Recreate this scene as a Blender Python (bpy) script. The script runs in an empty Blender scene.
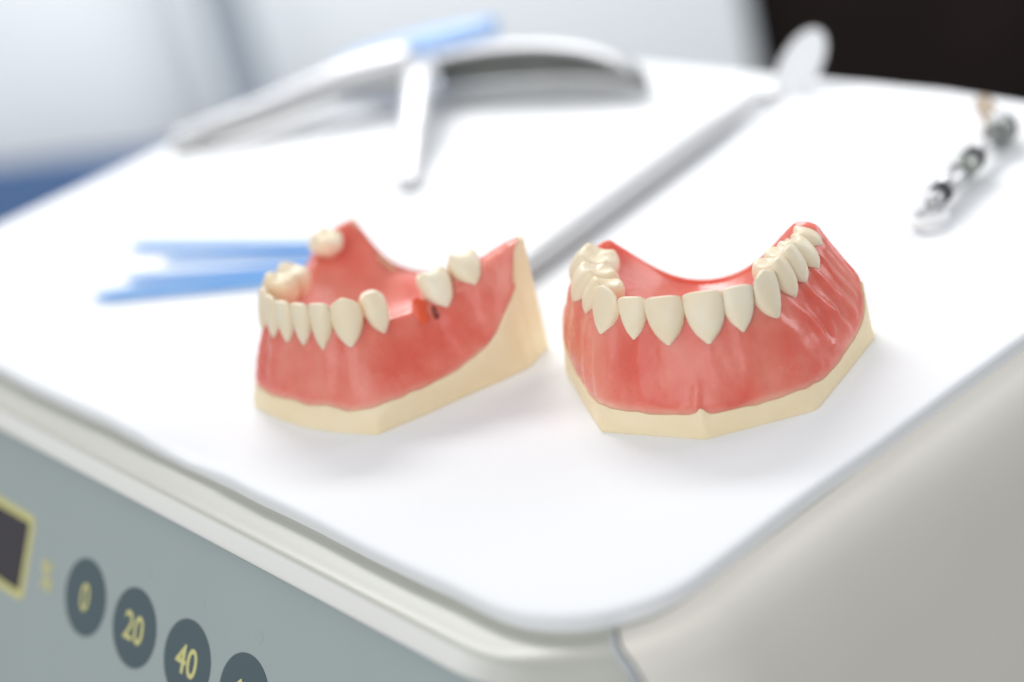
import bpy, bmesh, math, random
import numpy as np
from mathutils import Vector, Matrix, noise

# ------------------------------------------------------------------ camera, world, lamps, exposure
S = 0.001                                   # the scene is modelled in millimetres
scene = bpy.context.scene
col = scene.collection
rng = random.Random(7)

CAM = Vector((-180.37, -254.39, 215.75))
AX = Vector((0.73201605, -0.64871962, -0.20812342))
AY = Vector((0.43784137, 0.21390812, 0.87323436))
AZ = Vector((-0.52196498, -0.73034661, 0.44062046))
cam = bpy.data.cameras.new('camera')
cam.sensor_width = 36.0
cam.lens = 36.0 * 1983.7 / 1024
cam.clip_start = 0.01
cam.clip_end = 50
cam.dof.use_dof = True
cam.dof.focus_distance = 0.438
cam.dof.aperture_fstop = 4.3
cam.dof.aperture_blades = 0
co = bpy.data.objects.new('camera', cam)
col.objects.link(co)
m3 = Matrix((AX, AY, AZ)).transposed()
co.matrix_world = Matrix.Translation(CAM * S) @ m3.to_4x4()
scene.camera = co

w = bpy.data.worlds.new('World')
scene.world = w
w.use_nodes = True
w.node_tree.nodes['Background'].inputs[0].default_value = (0.93, 0.97, 1.0, 1)
w.node_tree.nodes['Background'].inputs[1].default_value = 0.48

def area(name, loc, target, size, power, color=(1, 1, 1)):
    l = bpy.data.lights.new(name, 'AREA')
    l.shape = 'DISK'
    l.size = size
    l.energy = power
    l.color = color
    o = bpy.data.objects.new(name, l)
    o.location = Vector(loc) * S
    o.rotation_euler = (Vector(loc) - Vector(target)).to_track_quat('Z', 'Y').to_euler()
    col.objects.link(o)
    return o

area('window_light', (200, 900, 900), (80, 90, 0), 0.75, 2.1, (1.0, 0.98, 0.95))
area('front_fill', (-750, -250, 560), (60, 80, 0), 1.1, 5.2, (0.97, 0.98, 1.0))  # soft fill added from the front left, not a fixture of the room
area('side_window', (760, -140, 300), (100, 40, 15), 0.45, 1.7, (0.97, 0.98, 1.0))
area('background_fill', (520, 760, 700), (900, 950, -150), 0.6, 19.0, (1.0, 1.0, 1.0))  # extra light added only to brighten the furniture behind

scene.view_settings.view_transform = 'Standard'
scene.view_settings.look = 'None'
scene.view_settings.exposure = 0.0
scene.view_settings.gamma = 1.0

# ------------------------------------------------------------------ helpers
def tag(o, label=None, cat=None, group=None, kind=None):
    if label: o['label'] = label
    if cat: o['category'] = cat
    if group: o['group'] = group
    if kind: o['kind'] = kind
    return o

def empty(name, loc=(0, 0, 0), rz=0.0):
    o = bpy.data.objects.new(name, None)
    o.empty_display_size = 0.01
    o.location = Vector(loc) * S
    o.rotation_euler = (0, 0, rz)
    col.objects.link(o)
    return o

def mesh(name, verts, faces, mat, parent=None, smooth=True, angle=None, recalc=False):
    me = bpy.data.meshes.new(name)
    me.from_pydata([tuple(float(c) * S for c in v) for v in verts], [], faces)
    me.validate()
    if recalc:                                  # one consistent side for all faces
        bm = bmesh.new(); bm.from_mesh(me)
        bmesh.ops.recalc_face_normals(bm, faces=bm.faces[:])
        bm.to_mesh(me); bm.free()
    me.update()
    if smooth:
        for p in me.polygons: p.use_smooth = True
    if angle is not None:
        me.set_sharp_from_angle(angle=math.radians(angle))
    me.materials.append(mat)
    o = bpy.data.objects.new(name, me)
    col.objects.link(o)
    if parent: o.parent = parent
    return o

def smoothpath(pts, n):
    """Catmull-Rom through pts (rows), n samples, uniform parameter."""
    p = np.asarray(pts, float)
    m = len(p) - 1
    u = np.linspace(0, m, n)
    i = np.clip(u.astype(int), 0, m - 1)
    f = (u - i)[:, None]
    g = lambda k: p[np.clip(k, 0, m)]
    a, b, c, d = g(i - 1), g(i), g(i + 1), g(i + 2)
    return 0.5 * ((2 * b) + (c - a) * f + (2 * a - 5 * b + 4 * c - d) * f ** 2 + (3 * b - a - 3 * c + d) * f ** 3)

def grid_faces(rows, cols, wrap=False, base=0, flip=False):
    fs = []
    for r in range(rows - 1):
        for c in range(cols if wrap else cols - 1):
            c2 = (c + 1) % cols
            q = (base + r * cols + c, base + r * cols + c2, base + (r + 1) * cols + c2, base + (r + 1) * cols + c)
            fs.append(q[::-1] if flip else q)
    return fs

def tube(path, radii, seg=20, caps=True, flat=(1, 1)):
    """Round bar along path; radii per point; returns verts, faces."""
    p = [Vector(q) for q in path]
    vs, prev = [], None
    for i, q in enumerate(p):
        t = (p[min(i + 1, len(p) - 1)] - p[max(i - 1, 0)]).normalized()
        up = Vector((0, 0, 1)) if abs(t.z) < 0.95 else Vector((1, 0, 0))
        s = t.cross(up).normalized()
        if prev is not None and s.dot(prev) < 0: s = -s
        prev = s
        n = s.cross(t).normalized()
        for k in range(seg):
            a = 2 * math.pi * k / seg
            vs.append(q + (s * math.cos(a) * flat[0] + n * math.sin(a) * flat[1]) * radii[i])
    fs = grid_faces(len(p), seg, wrap=True)
    if caps:
        fs.append(tuple(range(seg))[::-1])
        fs.append(tuple(range((len(p) - 1) * seg, len(p) * seg)))
    return vs, fs

def rounded_box(sx, sy, sz, r, seg=4):
    """Box centred on x, y, standing on z = 0."""
    bm = bmesh.new()
    bmesh.ops.create_cube(bm, size=1.0)
    for v in bm.verts:
        v.co = Vector((v.co.x * sx, v.co.y * sy, (v.co.z + 0.5) * sz))
    bmesh.ops.bevel(bm, geom=bm.edges[:], offset=r, segments=seg, profile=0.5, affect='EDGES')
    vs = [tuple(v.co) for v in bm.verts]
    bm.verts.index_update()
    fs = [tuple(v.index for v in f.verts) for f in bm.faces]
    bm.free()
    return vs, fs

def merge(*parts):
    vs, fs = [], []
    for v, f in parts:
        b = len(vs)
        vs += [tuple(q) for q in v]
        fs += [tuple(i + b for i in q) for q in f]
    return vs, fs

def place(vf, mat):
    v, f = vf
    return [mat @ Vector(q) for q in v], f

# ------------------------------------------------------------------ materials
def material(name, color, rough=0.5, metal=0.0, sss=0.0, sss_r=(1, .4, .3), sss_scale=0.001, coat=0.0,
             vary=None, vscale=200.0, bump=0.0, bscale=500.0, spec=0.5, trans=0.0, rvary=0.0):
    m = bpy.data.materials.new(name)
    m.use_nodes = True
    nt = m.node_tree
    b = nt.nodes['Principled BSDF']
    b.inputs['Base Color'].default_value = (*color, 1)
    b.inputs['Roughness'].default_value = rough
    b.inputs['Metallic'].default_value = metal
    b.inputs['Specular IOR Level'].default_value = spec
    if sss:
        b.inputs['Subsurface Weight'].default_value = sss
        b.inputs['Subsurface Radius'].default_value = sss_r
        b.inputs['Subsurface Scale'].default_value = sss_scale
    if coat:
        b.inputs['Coat Weight'].default_value = coat
        b.inputs['Coat Roughness'].default_value = 0.22
    if trans:
        b.inputs['Transmission Weight'].default_value = trans
    tc = nt.nodes.new('ShaderNodeTexCoord')
    def tex(scale, detail=4.0):
        n = nt.nodes.new('ShaderNodeTexNoise')
        n.inputs['Scale'].default_value = scale
        n.inputs['Detail'].default_value = detail
        nt.links.new(tc.outputs['Object'], n.inputs['Vector'])
        return n
    if vary:
        n = tex(vscale)
        r = nt.nodes.new('ShaderNodeValToRGB')
        r.color_ramp.elements[0].position = 0.35
        r.color_ramp.elements[1].position = 0.68
        r.color_ramp.elements[0].color = (*color, 1)
        r.color_ramp.elements[1].color = (*vary, 1)
        nt.links.new(n.outputs['Fac'], r.inputs['Fac'])
        nt.links.new(r.outputs['Color'], b.inputs['Base Color'])
    if rvary:
        n = tex(vscale * 1.7)
        mr = nt.nodes.new('ShaderNodeMapRange')
        mr.inputs['From Min'].default_value = 0.3
        mr.inputs['From Max'].default_value = 0.7
        mr.inputs['To Min'].default_value = max(0.02, rough - rvary)
        mr.inputs['To Max'].default_value = rough + rvary
        nt.links.new(n.outputs['Fac'], mr.inputs['Value'])
        nt.links.new(mr.outputs['Result'], b.inputs['Roughness'])
    if bump:
        n = tex(bscale, 6.0)
        bp = nt.nodes.new('ShaderNodeBump')
        bp.inputs['Strength'].default_value = 1.0
        bp.inputs['Distance'].default_value = bump * S
        nt.links.new(n.outputs['Fac'], bp.inputs['Height'])
        nt.links.new(bp.outputs['Normal'], b.inputs['Normal'])
    return m

M = {}
M['gum'] = material('pink_acrylic', (0.745, 0.136, 0.096), 0.27, sss=0.55, sss_r=(1, .36, .28), sss_scale=0.004, coat=0.12, spec=0.4,
                    vary=(0.85, 0.31, 0.24), vscale=58, bump=0.16, bscale=380, rvary=0.10)
def blend(mat, attr, color):
    """Second colour of a material, laid on by a mesh attribute."""
    nt = M[mat].node_tree
    b = nt.nodes['Principled BSDF']
    src = b.inputs['Base Color'].links[0].from_socket
    at = nt.nodes.new('ShaderNodeAttribute'); at.attribute_name = attr
    mx = nt.nodes.new('ShaderNodeMix'); mx.data_type = 'RGBA'
    nt.links.new(at.outputs['Fac'], mx.inputs['Factor'])
    nt.links.new(src, mx.inputs['A'])
    mx.inputs['B'].default_value = color
    nt.links.new(mx.outputs['Result'], b.inputs['Base Color'])
# the acrylic is thin along its lower edge and in patches: the cream below shows through
blend('gum', 'thin', (0.86, 0.50, 0.36, 1))
M['plaster'] = material('cream_base', (0.85, 0.70, 0.455), 0.5, sss=0.15, sss_r=(1, .7, .4), sss_scale=0.0015,
                        vary=(0.87, 0.74, 0.51), vscale=120, bump=0.14, bscale=480)
M['tooth'] = material('ivory_tooth', (0.89, 0.775, 0.565), 0.38, sss=0.2, sss_r=(1, .8, .55), sss_scale=0.0012,
                      vary=(0.90, 0.82, 0.655), vscale=170, bump=0.07, bscale=420, coat=0.05, rvary=0.07)
def tone():
    nt = M['tooth'].node_tree
    b = nt.nodes['Principled BSDF']
    src = b.inputs['Base Color'].links[0].from_socket
    oi = nt.nodes.new('ShaderNodeObjectInfo')
    mr = nt.nodes.new('ShaderNodeMapRange')
    mr.inputs['To Min'].default_value = 0.0; mr.inputs['To Max'].default_value = 0.55
    nt.links.new(oi.outputs['Random'], mr.inputs['Value'])
    mx = nt.nodes.new('ShaderNodeMix'); mx.data_type = 'RGBA'
    nt.links.new(mr.outputs['Result'], mx.inputs['Factor'])
    nt.links.new(src, mx.inputs['A'])
    mx.inputs['B'].default_value = (0.80, 0.64, 0.42, 1)
    nt.links.new(mx.outputs['Result'], b.inputs['Base Color'])
tone()
M['paper'] = material('white_paper', (0.88, 0.885, 0.90), 0.85, bump=0.05, bscale=900, spec=0.2)
M['casing'] = material('casing_plastic', (0.445, 0.445, 0.395), 0.36, coat=0.15, vary=(0.46, 0.46, 0.41), vscale=30, bump=0.03, bscale=900)
M['side'] = material('casing_side_plastic', (0.755, 0.715, 0.645), 0.5, vary=(0.775, 0.735, 0.665), vscale=30, bump=0.03, bscale=900)
blend('casing', 'bevel_highlight', (0.82, 0.81, 0.77, 1))  # highlight on the bevel, put into the casing colour
M['panel'] = material('panel_film', (0.385, 0.44, 0.43), 0.38, vary=(0.395, 0.45, 0.44), vscale=40)
M['dot'] = material('pale_dot', (0.385, 0.44, 0.435), 0.3)
M['button'] = material('button_film', (0.085, 0.125, 0.14), 0.4)
M['yellow'] = material('yellow_print', (0.68, 0.64, 0.27), 0.5)
M['display'] = material('display_window', (0.035, 0.028, 0.035), 0.25)
M['seam'] = material('dark_seam', (0.05, 0.042, 0.032), 0.9, spec=0.1)
M['steel'] = material('brushed_steel', (0.52, 0.52, 0.53), 0.42, metal=0.9, vary=(0.56, 0.56, 0.57), vscale=200)
M['greysteel'] = material('grey_steel', (0.20, 0.21, 0.20), 0.36, metal=0.75, vary=(0.28, 0.29, 0.27), vscale=60)
M['shaded_inside'] = material('shaded_inside_steel', (0.16, 0.17, 0.155), 0.5, metal=0.2, vary=(0.26, 0.265, 0.25), vscale=40)  # shade of the hollow handle put into a darker colour
M['palesteel'] = material('pale_steel', (0.62, 0.62, 0.64), 0.4, metal=0.35)
M['armsteel'] = material('dull_steel', (0.42, 0.42, 0.40), 0.5, metal=0.2)
M['handle'] = material('grey_handle', (0.47, 0.47, 0.48), 0.42, metal=0.35)
M['whiteplastic'] = material('white_plastic', (0.83, 0.83, 0.84), 0.35)
M['mirror'] = material('mirror_glass', (0.88, 0.89, 0.92), 0.2, metal=0.15)  # near-white base colour stands in for a bright reflection
M['black'] = material('black_rubber', (0.02, 0.022, 0.024), 0.4)
M['beige'] = material('beige_rubber', (0.42, 0.33, 0.25), 0.6)
M['blue'] = material('blue_plastic', (0.15, 0.41, 0.83), 0.5, vary=(0.20, 0.46, 0.86), vscale=60)
M['paleblue'] = material('pale_blue_plastic', (0.36, 0.55, 0.88), 0.5)
M['cabinet'] = material('pale_cabinet', (0.88, 0.91, 0.93), 0.5)
M['cabinet2'] = material('pale_cabinet_side', (0.56, 0.60, 0.68), 0.5)
M['post'] = material('grey_post', (0.42, 0.46, 0.50), 0.5)
M['upholstery'] = material('blue_upholstery', (0.016, 0.042, 0.10), 0.7, vary=(0.02, 0.05, 0.12), vscale=20, spec=0.2)
M['dark'] = material('dark_brown', (0.008, 0.005, 0.005), 0.8, spec=0.15, vary=(0.026, 0.016, 0.014), vscale=3)
M['room'] = material('room_floor', (0.35, 0.37, 0.40), 0.6)
M['slot'] = material('dark_slot', (0.22, 0.035, 0.02), 0.4)
M['socket'] = material('orange_red_wax', (0.80, 0.10, 0.03), 0.3, sss=0.2, sss_scale=0.001, coat=0.3)

# ------------------------------------------------------------------ the setting (blurred room behind)
H = Vector((0.58145, 0.81358, 0))            # horizontal viewing direction
R_ = Vector((0.81358, -0.58145, 0))
def bg(s, D, z): return Vector((CAM.x, CAM.y, 0)) + H * D + R_ * s + Vector((0, 0, z))
bg_rz = math.atan2(R_.y, R_.x)

def floor_sheet():
    c = bg(0, 1500, -760)
    a = 4000
    o = mesh('floor', [c + Vector((x, y, 0)) for x, y in ((-a, -a), (a, -a), (a, a), (-a, a))], [(0, 1, 2, 3)], M['room'], smooth=False)
    tag(o, kind='structure')
floor_sheet()

# ------------------------------------------------------------------ the machine the models stand on
PX0, PX1, PY0, PY1, PR = -1.7, 243.0, -5.7, 330.5, 29.0

def rounded_rect(x0, x1, y0, y1, r, n=20, edge=60):
    """Closed loop, counter-clockwise, starting at the near corner's arc; returns points and outward normals."""
    pts, nor = [], []
    cs = [((x0 + r, y0 + r), math.pi), ((x1 - r, y0 + r), 1.5 * math.pi), ((x1 - r, y1 - r), 0), ((x0 + r, y1 - r), 0.5 * math.pi)]
    for i, (c, a0) in enumerate(cs):
        for k in range(n + 1):
            a = a0 + 0.5 * math.pi * k / n
            pts.append((c[0] + r * math.cos(a), c[1] + r * math.sin(a)))
            nor.append((math.cos(a), math.sin(a)))
        nc, na = cs[(i + 1) % 4]
        p0 = pts[-1]
        p1 = (nc[0] + r * math.cos(na), nc[1] + r * math.sin(na))
        for k in range(1, edge):
            f = k / edge
            pts.append((p0[0] + (p1[0] - p0[0]) * f, p0[1] + (p1[1] - p0[1]) * f))
            nor.append(nor[-1])
    pts = np.array(pts)
    pts[:, 0] -= (np.clip(pts[:, 0], 0, None) / x1) ** 6 * np.maximum(0, pts[:, 1] - 100) * .11   # the far edge runs slightly askew
    return pts, np.array(nor)

machine = empty('dental_machine', (0, 0, -3.6))
tag(machine, 'grey boxy dental machine with numbered round buttons, carrying the white paper and both jaw models', 'dental machine')
def mz(v): return [Vector(q) + Vector((0, 0, 3.6)) for q in v]     # world millimetres -> machine space

def build_machine():
    # section outlines (outward offset from the paper's edge, z), same number of points
    front = [(-3, -4.7), (0.5, -4.7), (3, -4.68), (5.5, -4.65), (7.4, -4.6), (8.6, -4.7), (9.3, -5.0), (10.2, -5.9), (11.2, -7.0), (12.2, -8.2), (12.2, -8.8), (11.0, -9.3), (9.5, -11.5), (25.6, -40), (54.4, -90)]
    corner = [(-3, -5.0), (0, -5.0), (3, -4.9), (5.5, -5.1), (7.4, -5.9), (8.9, -7.2), (10.4, -9), (12.0, -12), (14.8, -17), (19.4, -25), (28.2, -40), (57, -90), (57, -150)]
    side = [(-3, -3.9), (0.3, -4.0), (2.2, -4.4), (4.2, -5.4), (6.0, -7.0), (7.6, -9.2), (8.8, -12), (9.8, -16), (10.6, -22), (11.2, -32), (11.6, -50), (12.0, -90), (12.4, -150)]
    n = 160
    path, nor, wt = [], [], []
    x0, y0, r = PX0 - 1.0, PY0 - 0.9, PR
    for k in range(110):                       # far left end of the front down to the corner
        y = PY1 + 1 + (y0 + r - PY1 - 1) * k / 109
        path.append((x0, y)); nor.append((-1, 0))
        wt.append(min(1, max(0, (y - 3) / 12)))
    for k in range(1, 41):
        a = math.pi + 0.5 * math.pi * k / 40
        path.append((x0 + r + r * math.cos(a), y0 + r + r * math.sin(a))); nor.append((math.cos(a), math.sin(a)))
        wt.append(max(0, min(1, (path[-1][1] - 3) / 12)))
    fr, cr = smoothpath(front, 46), smoothpath(corner, 46)
    vs = []
    cut = None
    for (px, py), (nx, ny), t in zip(path, nor, wt):
        t = t * t * (3 - 2 * t)
        pr = fr * t + cr * (1 - t)
        for o, z in pr: vs.append((px + nx * o, py + ny * o, z))
    seam_at = next(i for i, p in enumerate(path) if p[0] > 8.0 and p[1] < y0 + r)
    def sweep(px, py, nx, ny, o, z):
        """The seam between bezel and side leans round the corner as it goes down."""
        d = math.hypot(px - path[seam_at][0], py - path[seam_at][1])
        k = max(0, 1 - d / 22) ** 1.0 * 5.5 * (1 - math.exp((z + 4.2) / 5)) if z < -4.2 else 0
        return (px + nx * o - ny * k, py + ny * o + nx * k, z)
    vs = [sweep(px, py, nx, ny, o, z) for (px, py), (nx, ny), t in zip(path, nor, wt) for o, z in (fr * (t * t * (3 - 2 * t)) + cr * (1 - t * t * (3 - 2 * t)))]
    # the bezel ends on the near side at the seam: keep columns up to there
    keep = [i for i, p in enumerate(path) if not (p[0] > 8.0 and p[1] < y0 + r)]
    cols = len(fr)
    vs = [v for i in keep for v in vs[i * cols:(i + 1) * cols]]
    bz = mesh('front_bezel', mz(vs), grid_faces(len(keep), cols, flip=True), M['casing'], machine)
    tv = np.zeros(len(keep) * cols)                      # painted highlight along the front bevel, fading out at the corner
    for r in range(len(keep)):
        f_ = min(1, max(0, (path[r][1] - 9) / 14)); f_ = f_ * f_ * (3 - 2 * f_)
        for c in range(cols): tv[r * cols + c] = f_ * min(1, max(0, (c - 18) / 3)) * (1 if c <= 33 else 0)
    bz.data.attributes.new('bevel_highlight', 'FLOAT', 'POINT').data.foreach_set('value', tv)
    last = keep[-1]
    # dark seam between bezel and side
    sp, sn = path[last + 1], nor[last + 1]
    seam = [Vector(sweep(sp[0], sp[1], sn[0], sn[1], o - .25, z)) for o, z in cr]
    v, f = tube(seam, [0.3] * len(seam), 8)
    mesh('seam', mz(v), f, M['seam'], machine)
    # side shell from the seam round the far side
    spath, snor = [], []
    for i in range(last + 1, len(path)):
        spath.append(path[i]); snor.append(nor[i])
    nb = len(spath)
    loop = [(x0 + r + (PX1 - x0 - r) * k / 40, y0) for k in range(1, 41)]
    spath += loop; snor += [(0, -1)] * 40
    sd = smoothpath(side, 46)
    vs = []
    for i, ((px, py), (nx, ny)) in enumerate(zip(spath, snor)):
        t = min(1, max(0, (px - 8) / 30)); t = t * t * (3 - 2 * t)
        pr = cr * (1 - t) + sd * t
        for o, z in pr: vs.append(sweep(px, py, nx, ny, o, z))
    mesh('side_panel', mz(vs), grid_faces(len(spath), cols, flip=True), M['side'], machine)
    # far faces: back and far left, plain plates, and the top under the paper
    pts, nn = rounded_rect(PX0 + .5, PX1 - .5, PY0 + .5, PY1 - .5, PR, 12, 10)
    L = len(pts)
    vs = [(p[0] - q[0] * 0.3, p[1] - q[1] * .3, -2.9) for p, q in zip(pts, nn)] + [(p[0] + q[0] * 2.5, p[1] + q[1] * 2.5, -5.3) for p, q in zip(pts, nn)]
    fs = [tuple(range(L))] + [(i, i + L, (i + 1) % L + L, (i + 1) % L) for i in range(L)]
    mesh('top_plate', mz(vs), fs, M['casing'], machine, angle=40)
    bx = [(PX1 - 6, PY0 - 6), (PX1 + 3, PY0 - 6), (PX1 - 22, PY1 + 3), (PX0 - 4, PY1 + 3), (PX0 - 4, PY1 - 6)]
    vs = [(x, y, z) for z in (-4.4, -150) for x, y in bx]
    fs = [(i, i + 5, i + 6, i + 1) for i in range(4)]
    mesh('back_panel', mz(vs), fs, M['side'], machine, smooth=False)

build_machine()

# control panel: tilted plate below the bezel
TILT = math.radians(30)
UP = Vector((math.sin(TILT), 0, math.cos(TILT)))
NO = Vector((-math.cos(TILT), 0, math.sin(TILT)))
P0 = Vector((-13.3, 0, -10.0))
def on_panel(u, y, h=0.0): return P0 + UP * u + Vector((0, y, 0)) + NO * h

def panel_sheet(name, outline, h, mat, parent, thick=0.25, hole=None):
    """Thin plate with outline of (y, u) pairs, its face h above the panel."""
    n = len(outline)
    top = [on_panel(u, y, h) for y, u in outline]
    bot = [on_panel(u, y, h - thick) for y, u in outline]
    fs = [(i, (i + 1) % n, (i + 1) % n + n, i + n) for i in range(n)]
    if hole is None:
        fs.append(tuple(range(n))[::-1])
        vs = top + bot
    else:
        inner = [on_panel(u, y, h) for y, u in hole]
        vs = top + bot + inner
        fs += [(i, 2 * n + i, 2 * n + (i + 1) % n, (i + 1) % n) for i in range(n)]
    return mesh(name, mz(vs), fs, mat, parent, smooth=False)

def rrect2(y0, y1, u0, u1, r, n=6):
    out = []
    for cy, cu, a0 in ((y1 - r, u1 - r, 0), (y0 + r, u1 - r, .5), (y0 + r, u0 + r, 1), (y1 - r, u0 + r, 1.5)):
        for k in range(n + 1):
            a = (a0 + .5 * k / n) * math.pi
            out.append((cy + r * math.cos(a), cu + r * math.sin(a)))
    return out

v_, f_ = rounded_box(60, 318, 62, 2)
mesh('front_plate', mz([Vector(q) + Vector((-29, 172, -152)) for q in v_]), f_, M['casing'], machine, angle=40)
panel = panel_sheet('control_panel', rrect2(13.5, 329, -93, 3.5, 3), 0, M['panel'], machine, 3)
fr_o, fr_i = rrect2(191.8, 300, -40.5, -17.8, 2.2), rrect2(194.2, 297.5, -38.4, -20.0, 0.8)
disp = panel_sheet('display_window', rrect2(193.5, 298, -39, -19.2, .8), 0.1, M['display'], machine)
panel_sheet('display_frame', fr_o, 0.16, M['yellow'], disp, 0.2, fr_i)

def glyph(text, y, u, size, narrow, mat, parent, name, h, bold=0.0):
    cu = bpy.data.curves.new(name, 'FONT')
    cu.body = text
    cu.align_x = 'CENTER'
    cu.align_y = 'CENTER'
    cu.size = size
    cu.offset = bold
    cu.extrude = 0.0
    tmp = bpy.data.objects.new('t', cu)
    col.objects.link(tmp)
    bpy.context.view_layer.update()
    me = bpy.data.meshes.new_from_object(tmp.evaluated_get(bpy.context.evaluated_depsgraph_get()))
    bpy.data.objects.remove(tmp)
    cx = [v.co.x for v in me.vertices]; cy = [v.co.y for v in me.vertices]
    mx, my = (min(cx) + max(cx)) / 2, (min(cy) + max(cy)) / 2
    for v in me.vertices:                      # text x runs along -Y on the panel
        p = on_panel(u + (v.co.y - my), y - (v.co.x - mx) * narrow, h) + Vector((0, 0, 3.6))
        v.co = p * S
    me.materials.clear(); me.materials.append(mat)
    o = bpy.data.objects.new(name, me)
    col.objects.link(o)
    if parent: o.parent = parent
    return o

glyph('%', 181.8, -30.2, 10.5, 0.85, M['yellow'], machine, 'percent_sign', 0.12, 0.22)
for i, txt in enumerate(('0', '20', '40', '60')):
    yc = 161.8 - 23.9 * i
    circ = [(yc + 9.7 * math.cos(2 * math.pi * k / 64), -29.6 + 9.7 * math.sin(2 * math.pi * k / 64)) for k in range(64)]
    b = panel_sheet('button', circ, 0.18, M['button'], machine, 0.3)
    tag(b, 'round dark button printed %s' % txt)
    glyph(txt, yc, -29.6, 9.8, 0.92, M['yellow'], b, 'numeral', 0.26, 0.14)
for i in range(3):
    yc = 136.2 - 23.9 * i
    circ = [(yc + 1.5 * math.cos(2 * math.pi * k / 24), -15.2 + 1.5 * math.sin(2 * math.pi * k / 24)) for k in range(24)]
    panel_sheet('indicator_dot', circ, 0.05, M['dot'], machine, 0.1)

# ------------------------------------------------------------------ paper
def build_paper():
    pts, nor = rounded_rect(PX0, PX1, PY0, PY1, PR, 24, 120)
    L = len(pts)
    prof = [(-8, 0), (-3, -0.0), (-0.6, -0.04), (0.3, -0.22), (0.85, -0.65), (1.08, -1.3), (1.02, -2.2), (.86, -3.2), (.66, -4.4), (-.3, -4.6)]
    prof = smoothpath(prof, 26)
    ls = prof
    vs = []
    for j, (o, z) in enumerate(ls):
        for (px, py), (nx, ny) in zip(pts, nor):
            front = max(0.0, -nx)
            extra = 1 + 0.0 * front                       # the skirt leans out on the front
            q = Vector((px * .02, py * .02, 0))
            wav = noise.noise(q * 1.3) * 0.6 + noise.noise(q * 5 + Vector((3, 1, 0))) * 0.14
            oo = o * (extra if o > 0 else 1)
            # a shallow dent in the front edge
            if nx < -0.9 and 118 < py < 158:
                dent = math.sin((py - 118) / 40 * math.pi) ** 1.5
                if o > -3: oo -= 0; 
                z_ = z - dent * 1.5 * max(0, min(1, (o + 5.2) / 3.0)) * (1 if j < 14 else 0.4)
            else: z_ = z
            k = max(0, min(1, (o + 3) / 3))
            vs.append((px + nx * (oo + wav * k), py + ny * (oo + wav * k), z_ + (wav * .25 * k if j > 12 else 0)))
    fs = grid_faces(len(ls), L, wrap=True, flip=True)
    # the flat field as a fine grid ring closing to the centre
    rings = [0.85, 0.6, 0.3]
    c = np.array([(PX0 + PX1) / 2, (PY0 + PY1) / 2])
    prev = 0
    for r in rings:
        b = len(vs)
        for (px, py), (nx, ny) in zip(pts, nor):
            p = c + (np.array([px - nx * 8, py - ny * 8]) - c) * r
            vs.append((p[0], p[1], 0))
        for i in range(L):
            fs.append((prev + i, prev + (i + 1) % L, b + (i + 1) % L, b + i))
        prev = b
    fs.append(tuple(prev + i for i in range(L)))
    o = mesh('paper_sheet', vs, fs, M['paper'])
    tag(o, 'white paper sheet with rounded corner covering the top of the grey machine', 'paper')
build_paper()

# ------------------------------------------------------------------ jaw models
def resample_linear(p, n, smooth):
    p = np.asarray(p, float)
    m = len(p) - 1
    u = np.linspace(0, m, n)
    out = np.stack([np.interp(u, np.arange(m + 1), p[:, k]) for k in range(p.shape[1])], 1)
    for _ in range(smooth):
        out[1:-1] = (out[:-2] + 2 * out[1:-1] + out[2:]) / 4
    return out

class Jaw:
    def __init__(self, O, C, I, hw, N=241, corner_smooth=4):
        self.N = N
        self.O = resample_linear(O, N, corner_smooth)
        self.O[:, 2] += [noise.noise(Vector((o[0] * .13, o[1] * .13, 7.7))) * .9 for o in self.O]
        self.C = smoothpath(C, N)
        self.I = smoothpath(I, N)
        self.hw = np.interp(np.linspace(0, 1, N), np.linspace(0, 1, len(hw)), hw)
        self.rows = 44
        self.cols = [self.profile(k) for k in range(N)]
        T = np.gradient(self.C, axis=0)
        self.normal = np.stack([T[:, 1], -T[:, 0]], 1)
        self.normal /= np.linalg.norm(self.normal, axis=1)[:, None]
        mid = self.O[:, :2] - self.C[:, :2]
        if (mid * self.normal).sum() < 0: self.normal *= -1
    def profile(self, k):
        O, C, I, hw = self.O[k], self.C[k], self.I[k], self.hw[k]
        do = O[:2] - C[:2]; Lo = np.linalg.norm(do); do = do / Lo
        di = I[:2] - C[:2]; Li = np.linalg.norm(di); di = di / Li
        ho, hi = C[2] - O[2], C[2] - I[2]
        hw = min(hw, Lo * .7, Li * .7)
        P = lambda d, r, z: [C[0] + d[0] * r, C[1] + d[1] * r, z]
        pts = [list(O),
               P(do, Lo - .15, O[2] + .10 * ho),
               P(do, hw + .80 * (Lo - hw), O[2] + .28 * ho),
               P(do, hw + .44 * (Lo - hw), O[2] + .56 * ho),
               P(do, hw + .12 * (Lo - hw), O[2] + .80 * ho),
               P(do, hw * .88, O[2] + .93 * ho),
               P(do, hw * .40, C[2]),
               P(di, hw * .40, C[2] - .01),
               P(di, hw * .95, C[2] - .14 * hi),
               P(di, hw + .35 * (Li - hw), C[2] - .44 * hi),
               P(di, hw + .75 * (Li - hw), C[2] - .82 * hi),
               list(I)]
        return smoothpath(pts, self.rows)
    def nearest(self, w, d):
        return int(np.argmin(((self.C[:, :2] - np.array([w, d])) ** 2).sum(1)))
    def wall(self, k, z):
        """Point of the outer wall of column k at height z."""
        p = self.cols[k][:self.rows * 6 // 11]
        return np.array([np.interp(z, p[:, 2], p[:, i]) for i in range(3)])

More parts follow.
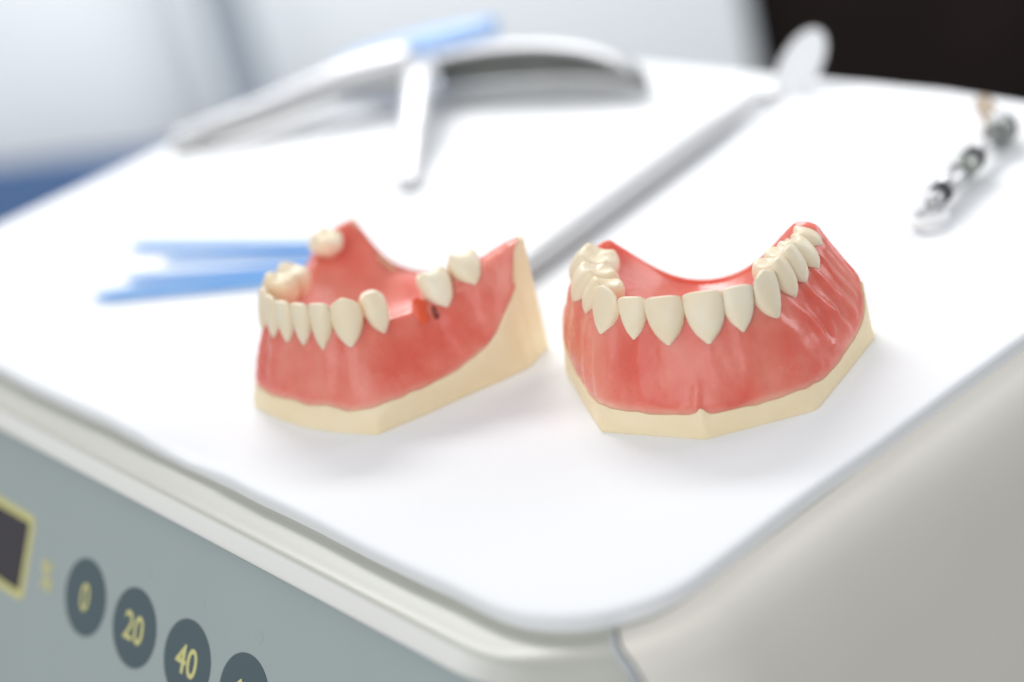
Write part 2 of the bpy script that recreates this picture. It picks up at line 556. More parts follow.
def build_gum(jaw, parent, floor_dip, teeth, ridge_amp=0.35, seed=0.0, folds=(), flange=0.0):
    N, rows = jaw.N, jaw.rows
    V = np.array(jaw.cols)                          # N x rows x 3
    # root swellings under every tooth and hollows between
    s = np.linspace(0, 1, rows)
    arc = np.concatenate([[0], np.cumsum(np.linalg.norm(np.diff(jaw.C, axis=0), axis=1))])
    nor3 = np.concatenate([jaw.normal, np.zeros((N, 1))], 1)
    swell = np.zeros(N)
    for (k, width) in teeth:
        swell += np.exp(-((arc - arc[k]) / (width * .36)) ** 2)
    wprof = np.interp(s, [0, .12, .30, .42, .5], [0, .25, .9, .8, 0])
    V = V + (swell - .45)[:, None, None] * wprof[None, :, None] * nor3[:, None, :] * 0.75
    # crest rises between teeth, sits lower under them
    cprof = np.interp(s, [.40, .5, .58, .7], [0, 1, 1, 0])
    V[:, :, 2] += (0.35 - swell[:, None]) * cprof[None, :] * 0.8
    # soft folds
    for k in range(N):
        for j in range(rows):
            a = arc[k]
            p = V[k, j]
            q = Vector((a * .16 + s[j] * 1.2 + seed, s[j] * 2.2, seed))
            n1 = noise.noise(q) * 1.0 + noise.noise(Vector((p[0], p[1], p[2])) * .35 + Vector((seed, 0, 0))) * .5 + noise.noise(Vector((p[0], p[1], p[2])) * .9) * .18
            fade = min(1, j / 6) * (1 if j < rows * .55 else .6)
            amp = ridge_amp * fade
            d = nor3[k] if j < rows * .5 else np.array([0, 0, 1.0])
            V[k, j] = p + d * n1 * amp
            for (a0, s0, a1, s1, wd, hgt) in folds:       # sharper fold lines on the wall
                t = (s[j] - s0) / (s1 - s0)
                if -0.1 < t < 1.1:
                    ac = a0 + (a1 - a0) * t + noise.noise(Vector((s[j] * 9, a0, 0))) * 1.2
                    e = math.exp(-((a - ac) / wd) ** 2) * max(0, math.sin(math.pi * min(1, max(0, t)))) ** .6
                    V[k, j] = V[k, j] + nor3[k] * e * hgt
    half = N // 2
    verts = V.reshape(-1, 3).tolist()
    faces = grid_faces(N, rows)
    # floor between the two sides
    fc = 18
    base = len(verts)
    idx = []
    for k in range(half + 1):
        a, b = V[k, -1], V[N - 1 - k, -1]
        row = [k * rows + rows - 1]
        for c in range(1, fc):
            u = c / fc
            p = a + (b - a) * u
            wd = np.linalg.norm(b[:2] - a[:2])
            dip = floor_dip * min(1, wd / 18) * (4 * u * (1 - u)) ** .8
            nz = noise.noise(Vector((p[0] * .12, p[1] * .12, seed))) * .6
            verts.append([p[0], p[1], p[2] - dip + nz * min(1, wd / 10)])
            row.append(len(verts) - 1)
        row.append((N - 1 - k) * rows + rows - 1)
        idx.append(row)
    for k in range(half):
        for c in range(fc):
            faces.append((idx[k][c], idx[k][c + 1], idx[k + 1][c + 1], idx[k + 1][c])[::-1])
    A = np.array(verts, float)
    E = np.array([(f[i], f[(i + 1) % 4]) for f in faces for i in range(4)])
    free = np.ones(len(A), bool)
    for k in range(N): free[k * rows: k * rows + int(rows * .66)] = False
    free[[k * rows + j for k in (0, N - 1) for j in range(rows)]] = False
    free[idx[0]] = False
    cnt = np.bincount(np.r_[E[:, 0], E[:, 1]], minlength=len(A)).astype(float)[:, None]
    for _ in range(40):
        acc = np.zeros_like(A)
        np.add.at(acc, E[:, 0], A[E[:, 1]]); np.add.at(acc, E[:, 1], A[E[:, 0]])
        A[free] = (.4 * A + .6 * acc / cnt)[free]
    chain = [j for j in range(int(rows * .62), rows)] + idx[0][1:-1] + [(N - 1) * rows + j for j in range(rows - 1, int(rows * .62) - 1, -1)]
    for _ in range(60):
        Q = A[chain]
        Q[1:-1] = (Q[:-2] + 2 * Q[1:-1] + Q[2:]) / 4
        A[chain] = Q
    verts = A.tolist()
    ends = list(range(rows)) + idx[0][1:-1] + [(N - 1) * rows + j for j in range(rows - 1, -1, -1)]
    if flange:
        b = len(verts)
        for i in ends:
            x, y, z = verts[i]
            verts.append([x, y + .5, z - .7])
        for i in ends:
            x, y, z = verts[i]
            verts.append([x, y + .7, max(1.0, z - flange)])
        L = len(ends)
        faces += [(ends[i], ends[i + 1], b + i + 1, b + i) for i in range(L - 1)]
        faces += [(b + i, b + i + 1, b + L + i + 1, b + L + i) for i in range(L - 1)]
    o = mesh('gum', verts, faces, M['gum'], parent, recalc=True)
    th = np.zeros(len(o.data.vertices))
    for k in range(N):
        for j in range(rows):
            n_ = noise.noise(Vector((arc[k] * .22, j * .25, seed + 4)))
            n2 = noise.noise(Vector((arc[k] * .09, j * .05, seed + 9)))
            e = max(0, 1 - j / (2.6 + 2.4 * n_ + 1.5)) * .75 if j < 8 else 0
            th[k * rows + j] = min(.8, e + max(0, n2 - .10) * .45)
    o.data.attributes.new('thin', 'FLOAT', 'POINT').data.foreach_set('value', th)
    back = [verts[i] for i in ends]
    return o, back

def build_base(jaw, parent, back, bottom, rim, lip=0.55, notch=None, rear=0.35, drop=-0.12):
    """Cream plinth: side walls under the gum edge, the cut back face and the bottom."""
    N = jaw.N
    B = resample_linear(bottom, N, 2)
    O = jaw.O
    vs = []
    R = 7
    for k in range(N):
        o2 = O[k, :2]
        out = B[k, :2] - o2
        z = O[k, 2] + rim
        if notch: z += notch(k)
        n = jaw.normal[k]
        wob = noise.noise(Vector((B[k, 0] * .3, B[k, 1] * .3, 2.0))) * .35
        z += wob
        oo = o2 + n * lip
        pts = [(B[k, 0] * .992, B[k, 1] * .998, 0.0), (B[k, 0], B[k, 1], 0.35), (B[k, 0], B[k, 1], 1.2),
               tuple(B[k, :2] + (oo - B[k, :2]) * .6) + (z * .6,),
               tuple(oo) + (z - .5,), tuple(oo - n * .25) + (z,), tuple(o2 - n * .9) + (z - .1,)]
        vs += pts
    fs = grid_faces(N, R)
    # bottom
    fs.append(tuple(k * R for k in range(N)))
    # back face: vertical strip under the gum's rear edge
    b = len(vs)
    bk = np.array(back)
    L = len(bk)
    c = bk[:, :2].mean(0)
    rr = [rear * min(1, i / 5, (L - 1 - i) / 5) * (1 if i < 26 or i > L - 27 else .15) for i in range(L)]
    dd = [drop if i < 30 or i > L - 31 else max(drop, 1.3) for i in range(L)]
    for (x, y, z), q, dp in zip(bk, rr, dd):
        vs.append((x, y + q, z - dp))
    for (x, y, z), q in zip(bk, rr):
        vs.append((x, y + q, 0.0))
    fs += [(b + i, b + i + 1, b + L + i + 1, b + L + i) for i in range(L - 1)]
    # rounded rear rim just inside the back face
    for (x, y, z), dp in zip(bk, dd): vs.append((x, y - .9, z - .25 - max(0, dp)))
    fs += [(b + i, b + i + 1, b + 2 * L + i + 1, b + 2 * L + i)[::-1] for i in range(L - 1)]
    # close the ends
    for k, i in ((0, 0), (N - 1, L - 1)):
        col_ = [k * R + r for r in range(R)]
        fs.append(tuple(col_ + [b + i, b + L + i]))
    return mesh('plaster_base', vs, fs, M['plaster'], parent, angle=38, recalc=True)

def interp_tab(v, tab): return np.interp(v, tab[0], tab[1])

def tooth_mesh(kind, W, Hh, D, r):
    """Tooth in its own frame: x along the arch, -y labial, z from neck tip to biting edge; labial face near y = 0."""
    seg, nr = 40, 26
    vv = np.linspace(-.16, 1, nr)
    ctrl = [-.16, 0, .08, .2, .4, .6, .8, .92, 1.0]
    if kind in ('incisor', 'canine'):
        g = [.04, .20, .42, .67, .89, .98, 1.0, .985, .94]
        lab = [-.8, .08, .36, .58, .68, .60, .38, .15, -.05]
        lin = [-4.5, -4.6, -4.6, -4.5, -4.0, -3.2, -2.3, -1.7, -1.35]
    else:
        g = [.08, .26, .50, .73, .91, .99, 1.0, .95, .86]
        lab = [-.8, .15, .6, .95, 1.15, .95, .45, .0, -.45]
        lin = [-D * f for f in (.62, .7, .8, .9, 1.0, 1.02, 1.0, .95, .88)]
    sm = lambda tab: np.interp(vv, np.linspace(-.16, 1, 60), smooth1(np.interp(np.linspace(-.16, 1, 60), ctrl, tab)))
    G, LB, LG = sm(g), sm(lab), sm(lin)
    asym = r.uniform(-.06, .06)
    vs = []
    def ringpt(a, G_, lb, lg, v, shrink=1.0):
        c, s_ = math.cos(a), math.sin(a)
        ex = .72 if kind in ('incisor', 'canine') else .66
        x = math.copysign(abs(c) ** ex, c) * W / 2 * G_ * shrink
        mid = (lb + lg) / 2
        hf = (lb - lg) / 2
        y = mid + math.copysign(abs(s_) ** ex, s_) * hf * shrink
        # the labial face is gently domed across
        if s_ > 0: y -= .55 * (x / (W / 2)) ** 2
        return x + asym * v * W * .5, -y
    def top(x, y, v):
        z = 0
        if kind == 'canine': z -= 1.7 * max(0, v - .35) / .65 * min(1.3, abs(x) / (W / 2)) ** 1.2
        if kind == 'incisor': z -= .35 * max(0, v - .6) / .4 * (abs(x) / (W / 2)) ** 4
        return z
    ph = r.uniform(-.25, .25)
    cw = [r.uniform(.75, 1.1) for _ in range(4)]
    def crown(a, f):
        """Height of the chewing surface at angle a, fraction f of the way out."""
        edge = -.55 * max(0, (f - .72) / .28) ** 2
        if kind == 'molar':
            q = cw[int((a % (2 * math.pi)) / (math.pi / 2)) % 4]
            return 1.05 * q * (.5 - .5 * math.cos(4 * a)) * f ** 1.1 - .8 * (1 - f) + .25 * math.sin(7 * a + ph * 9) * f * (1 - f) + edge
        return 1.25 * math.sin(a) ** 2 * f * (1.0 if math.sin(a) > 0 else .8) - .45 * (1 - f) + edge
    for i, v in enumerate(vv):
        for k in range(seg):
            a = 2 * math.pi * k / seg
            x, y = ringpt(a, G[i], LB[i], LG[i], v)
            z = v * Hh + top(x, y, v)
            if kind in ('molar', 'premolar'):
                t = max(0, (v - .6) / .4)
                z += crown(a, 1) * t * t
            vs.append((x, y, z))
    fracs = [.93, .82, .68, .52, .36, .18] if kind in ('molar', 'premolar') else [.86, .6, .3]
    for f in fracs:
        for k in range(seg):
            a = 2 * math.pi * k / seg
            x, y = ringpt(a, G[-1], LB[-1], LG[-1], 1, f)
            cusp = crown(a, f) if kind in ('molar', 'premolar') else .32 * math.sqrt(1 - f * f)
            vs.append((x, y, Hh + top(x, y, 1) + cusp))
    n = nr + len(fracs)
    fs = grid_faces(n, seg, wrap=True)
    b = len(vs)
    lastr = vs[(n - 1) * seg:n * seg]
    vs.append(tuple(np.mean(np.array(lastr), 0) - np.array([0, 0, .1 if kind in ('molar', 'premolar') else -.02])))
    fs += [((n - 1) * seg + k, (n - 1) * seg + (k + 1) % seg, b) for k in range(seg)]
    fs.append(tuple(range(seg))[::-1])
    return vs, fs

def smooth1(a, it=6):
    a = np.array(a)
    for _ in range(it): a[1:-1] = (a[:-2] + 2 * a[1:-1] + a[2:]) / 4
    return a

def add_tooth(jaw, parent, w, d, ztip, kind, W, Hh, D=8.0, spin=0.0, lean=0.0, proud=0.35, seed=0):
    r = random.Random(seed * 31 + int(W * 10))
    k = jaw.nearest(w, d)
    n = Vector((*jaw.normal[k], 0))
    T = Vector((w, d, ztip))
    wall = Vector(jaw.wall(k, ztip - Hh))
    tang = Vector((-n.y, n.x, 0))
    # the neck sits on the wall straight below the tip, along the arch
    Z = wall + tang * ((T - wall).dot(tang)) + n * proud
    Z += tang * lean
    up = (T - Z).normalized()
    out = n - up * n.dot(up)
    spin += r.uniform(-4, 4)
    out = Matrix.Rotation(math.radians(spin), 3, up) @ out.normalized()
    xax = (-out).cross(up).normalized()          # local y is lingual (-labial)
    m = Matrix((xax, -out, up)).transposed().to_4x4()
    m.translation = Z
    L = (T - Z).length
    vs, fs = tooth_mesh(kind, W, L, D, r)
    vs = [m @ Vector(v) for v in vs]
    o = mesh('tooth', vs, fs, M['tooth'], parent)
    return o, k

def mirror(st):
    """Half station list (front to back, +w side) -> full list from the -w heel to the +w heel."""
    left = [(-a, b, c) for a, b, c in st[:0:-1]]
    return left + list(st)

# ---- upper jaw model, on the right: all its teeth, pointed front
upper = empty('jaw_model', (64, 26.4, 0), math.atan2(-0.777, 0.629))
tag(upper, 'complete pink jaw model with a full row of teeth, standing right of the gapped one', 'dental model', 'jaw models on the paper')
def left_of(full, changes):
    """Give single stations of the -w side their own place."""
    for i, v in changes.items(): full[i] = v
    return full
uO = mirror([(0, 1.2, 6.0), (12, 5.2, 5.2), (23.0, 8.9, 5.6), (29.6, 23, 5.4), (35.2, 37, 7.5), (34.6, 41.5, 12.5)])
uO = left_of(uO, {2: (-29.6, 23, 4.2), 3: (-23.0, 8.9, 4.9), 4: (-12, 5.2, 4.7), 5: (0, 1.2, 5.3), 6: (12, 5.2, 4.5), 7: (23.0, 8.9, 3.7), 8: (29.6, 23, 3.7), 9: (35.2, 37, 6.2)})
uC = mirror([(0, 14.4, 24.2), (8.8, 15.6, 24.2), (15.4, 21.2, 24.0), (18.8, 28.2, 23.4), (22.6, 38.0, 25.6), (23.6, 45.6, 27.2)])
uC = left_of(uC, {0: (-22.6, 48, 27.6), 1: (-26.6, 40, 25.0), 2: (-24.2, 30, 24.0), 3: (-19.6, 21.6, 24.0), 4: (-10, 15.8, 24.2)})
uI = mirror([(0, 22, 15), (6.5, 24.5, 13), (10, 28, 12), (11.5, 34, 12.5), (11.5, 42, 14.5), (10.5, 50.5, 15.8)])
uj = Jaw(uO, uC, uI, [3.4, 4.4, 3.8, 3.2, 2.5, 2.3, 2.5, 3.2, 3.6, 4.2, 4.4], corner_smooth=120)
uB = mirror([(0, 0, 0), (12, 3.9, 0), (24.0, 7.9, 0), (30.4, 23, 0), (36.2, 37.5, 0), (35.3, 41.9, 0)])
#          w      d     ztip  kind      W    H     D  spin lean
UT = [(-5.5, 12.5, 28.9, 'incisor', 8.6, 10.1, 6, 2, 0.2),
      (3.0, 12.6, 29.0, 'incisor', 8.9, 10.6, 6, -3, 0),
      (-12.8, 14.4, 28.7, 'incisor', 6.6, 9.1, 6, 8, 0.3),
      (10.5, 14.2, 28.5, 'incisor', 7.2, 9.2, 6, -4, -1.0),
      (-19.8, 19.9, 29.8, 'canine', 8.8, 10.4, 7, 0, 0.5),
      (16.6, 18.6, 29.6, 'canine', 7.6, 10.7, 7, 2, -1.0),
      (-23.0, 26.2, 28.6, 'premolar', 6.4, 7.2, 8.0, 0, 0),
      (20.1, 24.2, 29.0, 'premolar', 6.2, 9.0, 8, 0, 0),
      (-26.4, 32.0, 29.4, 'molar', 8.2, 8.2, 9.5, 0, 0),
      (22.2, 29.2, 29.0, 'premolar', 6.0, 8.2, 8, 0, 0),
      (-27.8, 40.8, 30.0, 'molar', 9.0, 8.0, 10, 0, 0),
      (23.4, 35.0, 28.8, 'molar', 7.0, 7.2, 9, 0, 0),
      (22.8, 40.6, 28.6, 'molar', 6.4, 4.2, 7.5, 0, 0)]
ks = []
for i, (tw, td, tz, kind, W, Hh, D, sp, ln) in enumerate(UT):
    o, k = add_tooth(uj, upper, tw, td, tz, kind, W, Hh, D, sp, ln, seed=i)
    ks.append((k, W))
arcU = np.concatenate([[0], np.cumsum(np.linalg.norm(np.diff(uj.C, axis=0), axis=1))])
def arc_at(jaw, arc, w, d): return arc[jaw.nearest(w, d)]
ac = arc_at(uj, arcU, 19, 22)
mid = arc_at(uj, arcU, 0, 15)
folds = [(ac + 1, .40, ac + 6, .08, .7, .8), (ac + 6, .42, ac + 10, .10, .7, .9), (ac + 11, .42, ac + 14, .12, .8, .9),
         (ac - 3, .36, ac + 2, .10, 1.0, .5), (ac + 4, .30, ac + 13, .18, .6, .7), (ac + 8, .26, ac + 4, .12, .6, .6),
         (ac + 15, .44, ac + 17, .14, .7, .7),
         (mid - .6, .22, mid - 1.2, .03, .8, .9), (mid - 2.5, .13, mid - 6, .03, 1.0, .6), (mid + 2, .12, mid + 7, .03, 1.2, .45),
         (mid - 24, .40, mid - 23, .06, 1.4, .5), (mid - 29, .40, mid - 28, .06, 1.4, .45)]
ug, uback = build_gum(uj, upper, 3.0, ks, 0.55, 1.7, folds, 5.0)
build_base(uj, upper, uback, uB, 0.25, rear=0.2, drop=2.5, notch=lambda k: 1.6 * math.exp(-((k - 120) / 2.6) ** 2))

# ---- lower jaw model, on the left: gaps between the teeth, deep heels
lower = empty('jaw_model', (24.5, 118.7, 0), math.atan2(-0.985, 0.17))
tag(lower, 'pink jaw model with missing teeth and an orange red socket, left of the complete one', 'dental model', 'jaw models on the paper')
lO = mirror([(0, -2.2, 5.6), (11, -1.4, 5.8), (20.4, 0.6, 5.6), (26.4, 12.5, 6.2), (30.6, 23, 7.2), (34.2, 31, 10.5), (36.6, 36.6, 17.5), (36.4, 40, 20.0)])
lC = mirror([(0, 5.6, 24.0), (7, 7.0, 24.0), (13.0, 11.4, 23.6), (17.4, 18.4, 21.2), (21.4, 26.4, 22.0), (25.2, 34.5, 24.8), (30.6, 42.6, 28.0), (35.0, 47.2, 29.6)])
lC = left_of(lC, {0: (-20.0, 45.5, 29.0), 1: (-22.6, 41, 27.6), 2: (-22.8, 35, 24.4), 3: (-21.0, 27, 21.6), 4: (-19.4, 18.5, 23.4), 5: (-15.2, 9.6, 24.0), 6: (-8.2, 6.0, 24.0)})
lI = mirror([(0, 13.5, 13), (5, 15, 12), (8.5, 19, 11.5), (11.0, 26, 11), (13.5, 32, 12), (14.5, 39, 13.5), (15.5, 44, 15.5), (17, 48, 17)])
lI = left_of(lI, {0: (-12.5, 47, 16), 1: (-11.8, 43, 14.5), 2: (-11.0, 38, 12.5), 3: (-10.5, 32, 11), 4: (-10, 24, 11)})
lO = left_of(lO, {0: (-31.5, 42, 20), 1: (-32, 37.5, 17.5)})
lj = Jaw(lO, lC, lI, [2.6, 2.8, 3.4, 3.4, 3.0, 2.6, 2.3, 2.2, 2.3, 2.6, 3.0, 3.6, 3.8, 3.6, 3.5], corner_smooth=60)
lB = mirror([(0, -3.8, 0), (11, -2.6, 0), (21.2, -.2, 0), (27.2, 12.5, 0), (31.4, 23, 0), (35, 31, 0), (37.4, 37, 0), (37.2, 40.5, 0)])
lB[-1] = (36.9, 40.2, 0)
lB = left_of(lB, {0: (-32, 42.5, 0), 1: (-33, 37.5, 0)})
LT = [(-4.2, 2.9, 29.6, 'incisor', 5.4, 10.0, 6, 0, 0),
      (1.1, 3.2, 29.6, 'incisor', 5.4, 10.0, 6, 0, 0),
      (-9.4, 4.0, 29.8, 'incisor', 5.6, 10.2, 6, 0, 0),
      (6.2, 4.7, 29.6, 'incisor', 5.8, 10.4, 6, 0, 0),
      (-14.6, 6.8, 30.2, 'canine', 6.6, 10.8, 7, 0, 0),
      (11.4, 8.2, 30.0, 'canine', 7.8, 11.0, 7, 0, 0),
      (16.2, 13.8, 28.8, 'premolar', 6.2, 8.6, 6.5, 0, 0),
      (-18.8, 12.6, 30.0, 'premolar', 6.8, 9.0, 8, 0, 0),
      (-20.6, 19.4, 29.4, 'premolar', 6.8, 8.6, 8, 0, 0),
      (-23.6, 35.4, 30.6, 'molar', 7.2, 6.0, 7.5, 0, 0),
      (22.6, 28.4, 28.8, 'molar', 7.8, 7.9, 8, 0, 0),
      (25.3, 36.8, 30.2, 'molar', 7.9, 6.4, 8, 0, 0)]
ks = []
for i, (tw, td, tz, kind, W, Hh, D, sp, ln) in enumerate(LT):
    o, k = add_tooth(lj, lower, tw, td, tz, kind, W, Hh, D, sp, ln, seed=40 + i)
    ks.append((k, W))
lg, lback = build_gum(lj, lower, 0.8, ks, 0.55, 5.3, ())
build_base(lj, lower, lback, lB, 0.25, rear=1.7, drop=0.1)
def build_socket():
    k = lj.nearest(19.8, 23.6)
    c = lj.cols[k][int(lj.rows * 5.6 / 11)]
    n = Vector((*lj.normal[k], 0.55)).normalized()
    def blob(name, c, r, mat):
        vs, seg, rg = [], 24, 12
        t = Vector((-n.y, n.x, 0)).normalized(); u = n.cross(t).normalized()
        for i in range(rg + 1):
            a = math.pi * i / rg
            for j in range(seg):
                b = 2 * math.pi * j / seg
                wob = 1 + .15 * noise.noise(Vector((math.cos(b), math.sin(b), a)) * 1.5)
                vs.append(c + (t * math.cos(b) * r[0] + u * math.sin(b) * r[1]) * math.sin(a) * wob + n * math.cos(a) * r[2] * wob)
        mesh(name, vs, grid_faces(rg + 1, seg, wrap=True), M[mat], lower)
    blob('socket_wax', Vector(c) - n * .05, (2.0, 3.3, .6), 'socket')
    blob('socket_slot', Vector(lj.cols[lj.nearest(21.0, 25.6)][int(lj.rows * 4.7 / 11)]) - n * .35, (.8, 1.7, .7), 'slot')
build_socket()

# ------------------------------------------------------------------ mouth mirror lying behind the models
def P(x, y, z=0): return Vector((x, y, z))
def build_mouth_mirror():
    a, b = P(92, 124.4, 3.2), P(212, 145.5, 3.2)
    t = (b - a).normalized()
    root = empty('mouth_mirror', (a.x, a.y, 0))
    tag(root, 'long grey handled dental mouth mirror lying diagonally behind the jaw models', 'mouth mirror')
    loc = lambda v: Vector(v) - Vector((a.x, a.y, 0))
    n = 40
    pts = [a + (b - a) * (i / n) for i in range(n + 1)]
    rad = [2.6 + .5 * min(1, i / 6) - (1.5 * max(0, (i - 30) / 10) ** 1.2) for i in range(n + 1)]
    v, f = tube([loc(q) for q in pts], rad, 20)
    mesh('handle', v, f, M['handle'], root)
    # head: round dish tipped up towards the viewer
    c = b + t * 18 + P(2, -5, 3.5)
    nrm = Vector((-0.60, -0.25, 0.76)).normalized()
    s = t - nrm * t.dot(nrm); s.normalize()
    q = nrm.cross(s)
    nk = smoothpath([b, b + t * 2.5 + P(0, 0, .2), b * .45 + (c - s * 11) * .55 - nrm * .6, c - s * 11 - nrm * .5], 14)
    v, f = tube([loc(q_) for q_ in nk], [1.6] * 14, 12)
    mesh('neck', v, f, M['steel'], root)
    prof = [(0, -1.6), (8, -1.5), (11, -.9), (12, .1), (11.6, .9), (10.8, 1.0)]
    vs, seg = [], 40
    for r, h in prof:
        for k in range(seg):
            an = 2 * math.pi * k / seg
            vs.append(loc(c + (s * math.cos(an) * 1.05 + q * math.sin(an) * .57) * max(r, .01) + nrm * h))
    mesh('mirror_rim', vs, grid_faces(len(prof), seg, wrap=True), M['whiteplastic'], root)
    vs = [loc(c + (s * math.cos(2 * math.pi * k / seg) * 1.05 + q * math.sin(2 * math.pi * k / seg) * .57) * 10.9 + nrm * .8) for k in range(seg)]
    mesh('mirror_glass', vs, [tuple(range(seg))], M['mirror'], root, smooth=False)
build_mouth_mirror()

# ------------------------------------------------------------------ blue sticks
def blue_stick(a, b, wd, th, label):
    a, b = Vector(a), Vector(b)
    t = b - a
    o_ = empty('plastic_stick', (a.x, a.y, 0), math.atan2(t.y, t.x))
    L = t.length
    n = 24
    pts = [(L * i / n, 0, th + .05) for i in range(n + 1)]
    rad = [th * (1 - wd * i / n) * (0.4 + .6 * min(1, i / 1.5)) for i in range(n + 1)]
    v, f = tube(pts, rad, 16)
    mesh('stick_body', v, f, M['blue'], o_)
    tag(o_, label, 'plastic stick', 'blue plastic sticks')
for a_, b_, r_, word in (((60, 263), (92, 190), 1.45, 'farthest'), ((59, 243), (88, 186), 1.1, 'second farthest'),
                         ((45.5, 242), (84, 180), 1.4, 'second nearest'), ((34, 240.5), (80, 175), 1.7, 'nearest')):
    blue_stick(P(*a_), P(*b_), 0.0, r_ * .85, 'thin blue plastic stick, the %s of four fanned out behind the gapped jaw model' % word)
# ------------------------------------------------------------------ small segmented instrument at right
def build_clip():
    a, b = P(166.5, 46.8, 5), P(217, 59.5, 5)
    t = (b - a).normalized()
    root = empty('dental_clip', (a.x, a.y, 0))
    tag(root, 'small segmented steel and black clip lying near the right edge of the paper', 'dental clip')
    loc = lambda v: Vector(v) - Vector((a.x, a.y, 0))
    side = t.cross(P(0, 0, 1)).normalized()
    def seg_(name, prof, mat, z=5.0, off=0):
        v, f = tube([loc(a + t * x + side * off + P(0, 0, z - 5)) for x, r in prof], [r * .86 for x, r in prof], 20)
        mesh(name, v, f, M[mat], root)
    ring = [loc(a + t * (3 + 4.6 * math.cos(2 * math.pi * k / 32)) + side * 3.8 * math.sin(2 * math.pi * k / 32) + P(0, 0, -3)) for k in range(33)]
    v, f = tube(ring, [1.25] * 33, 12, caps=False)
    mesh('end_ring', v, f, M['whiteplastic'], root)
    seg_('tip', [(4, 1.5), (6, 2.4), (9, 2.9)], 'steel')
    seg_('collar', [(8.5, 2.6), (9, 3.4), (11.6, 3.5), (12.2, 2.8)], 'black')
    seg_('barrel', [(12, 2.2), (13, 3.0), (21, 3.3), (22, 2.6)], 'steel')
    seg_('collar', [(22, 2.8), (23, 3.6), (29, 3.8), (30, 3.0)], 'greysteel')
    seg_('collar', [(29.5, 3.2), (30, 3.8), (32.6, 3.7), (33, 2.6)], 'black')
    seg_('shaft', [(33, 1.7), (46, 1.8)], 'steel')
    seg_('knob', [(45, 2.0), (46, 3.8), (49, 4.5), (52, 4.3), (54, 3.2), (55, 1.6)], 'greysteel', 5.0)
    seg_('collar', [(50, 4.2), (51, 4.8), (53, 4.4), (53.5, 2)], 'black', 5.0)
    seg_('cap', [(47, 1.0), (48, 2.2), (50, 2.4), (51, 1.0)], 'whiteplastic', 9.0)
    tip = [loc(q) for q in smoothpath([a + t * 54 + P(0, 2, -1), a + t * 58 + P(1, 8, 0), a + t * 61 + P(3, 13, 0)], 10)]
    v, f = tube(tip, [2.6] * 10, 12)
    mesh('tail', v, f, M['beige'], root)
build_clip()

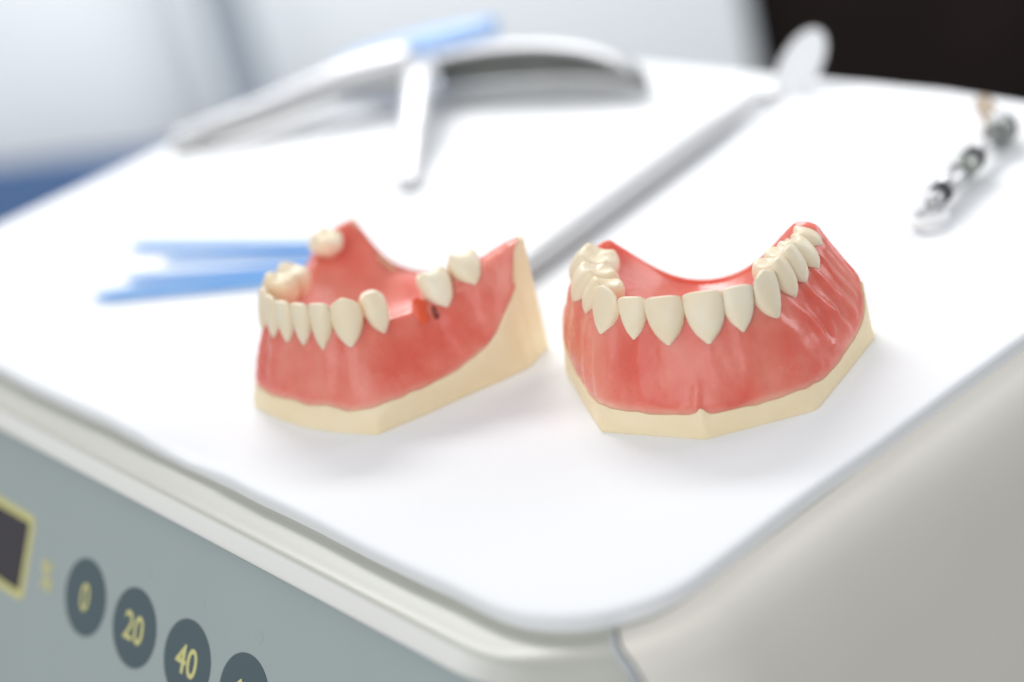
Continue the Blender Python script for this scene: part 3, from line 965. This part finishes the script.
# ------------------------------------------------------------------ pliers lying open at the back
def build_pliers():
    hx = P(180, 268, 10)
    root = empty('dental_pliers', (hx.x, hx.y, 0))
    tag(root, 'open steel pliers with a pale blue sleeve lying at the back of the paper', 'pliers')
    loc = lambda v: Vector(v) - Vector((hx.x, hx.y, 0))
    arm = smoothpath([P(114, 322, 5), P(140, 303, 9), P(162, 284, 14), P(180, 268, 15)], 24)
    v, f = tube([loc(q) for q in arm], [2.8 + 6.0 * min(1, i / 20) for i in range(24)], 16, flat=(1, .55))
    mesh('arm', v, f, M['palesteel'], root)
    v, f = tube([loc(Vector(q) + P(-2, -2, -3.5)) for q in arm], [1.8 + 4.0 * min(1, i / 20) for i in range(24)], 16, flat=(1, .7))
    mesh('arm_back', v, f, M['armsteel'], root)
    rail = smoothpath([P(118, 306, 2), P(140, 288, 4), P(172, 262, 9)], 20)
    v, f = tube([loc(q) for q in rail], [1.1] * 20, 10)
    mesh('wire', v, f, M['steel'], root)
    beak = smoothpath([P(182, 264, 12), P(170, 252, 14), P(153, 235, 10), P(139, 222, 4.5), P(127, 208, 2.0)], 28)
    v, f = tube([loc(q) for q in beak], [6.2 - 2.6 * (i / 27) for i in range(28)], 16, flat=(1, .5))
    mesh('beak', v, f, M['palesteel'], root)
    # curved handle: a trough arching to the right, hollow side down
    cl = smoothpath([P(180, 262, 1.5), P(191, 243, 1.5), P(200, 222, 1.5), (205, 204, 1.5), P(206, 190, 1.5)], 40)
    seg = 16
    def trough(dr, a0, a1):
        vs = []
        for i, q in enumerate(cl):
            q = Vector(q)
            t = Vector(cl[min(i + 1, 39)] - cl[max(i - 1, 0)]).normalized()
            sd = t.cross(P(0, 0, 1)).normalized()
            wd = 3.5 + 10.5 * math.sin(math.pi * min(1, .22 + .72 * i / 39)) ** .8 + dr
            for k in range(seg):
                an = math.radians(a0 + (a1 - a0) * k / (seg - 1))
                vs.append(loc(q + sd * math.cos(an) * wd * .8 + P(0, 0, 1) * math.sin(an) * wd * 1.05))
        return vs
    mesh('handle_shaded_inside', trough(0, 78, 182), grid_faces(40, seg), M['shaded_inside'], root)  # inner sheet added to carry the painted shade under the overhang
    h = mesh('handle', trough(1.4, 74, 182), grid_faces(40, seg), M['palesteel'], root)
    sol = h.modifiers.new('thickness', 'SOLIDIFY'); sol.thickness = 0.9 * S; sol.offset = 0
    v, f = place(rounded_box(13, 13, 5, 2), Matrix.Translation(loc(P(180, 266, 8))))
    mesh('pivot', v, f, M['steel'], root)
    sl = smoothpath([P(176, 304, 7), P(184, 284, 11.5), P(192, 268, 15.5), P(203, 251, 19)], 24)
    v, f = tube([loc(q) for q in sl], [5.5 + 4.2 * math.sin(math.pi * min(1, .2 + i / 26)) for i in range(24)], 16, flat=(1, .6))
    mesh('sleeve', v, f, M['paleblue'], root)
build_pliers()

# ------------------------------------------------------------------ furniture far behind, out of focus
def bg_box(name, s0, s1, D0, D1, z0, z1, mat, r, label, cat):
    c = bg((s0 + s1) / 2, (D0 + D1) / 2, z0)
    o = empty(name, c, bg_rz)
    v, f = rounded_box(s1 - s0, D1 - D0, z1 - z0, r)
    return o, v, f

def simple(name, part, s0, s1, D0, D1, z0, z1, mat, r, label, cat):
    c = bg((s0 + s1) / 2, (D0 + D1) / 2, z0)
    v, f = rounded_box(s1 - s0, D1 - D0, z1 - z0, r)
    o = mesh(name, v, f, M[mat], None, angle=40)
    o.location = c * S
    o.rotation_euler = (0, 0, bg_rz)
    return tag(o, label, cat)

simple('pale_cabinet', None, -165, 210, 1300, 1800, -755, 40, 'cabinet', 6, 'pale cabinet in the blurred background behind the pliers', 'cabinet')
simple('pale_partition', None, -900, -169, 1330, 1420, -755, 60, 'cabinet', 6, 'pale partition at the far left of the blurred background', 'partition')
simple('dark_cupboard', None, 216, 1000, 1320, 1800, -755, 60, 'dark', 6, 'very dark brown cupboard at the right of the blurred background', 'cupboard')
simple('grey_post', None, -138, -111, 1200, 1222, -755, 60, 'post', 5, 'slim grey post standing in front of the pale cabinet', 'post')
seat = simple('blue_seat', None, -620, -150, 1080, 1290, -420, -184, 'upholstery', 25, 'dark blue upholstered seat at the left edge behind the machine', 'seat')
rim = bg(-255, 1250, -420)                       # a point below the seat's far edge
e_, n_ = Vector((math.cos(math.radians(-55)), math.sin(math.radians(-55)), 0)), Vector((-0.819, -0.574, 0))
seat.location = (rim + e_ * 20 + n_ * 105) * S
seat.rotation_euler = (0, 0, math.radians(-55))
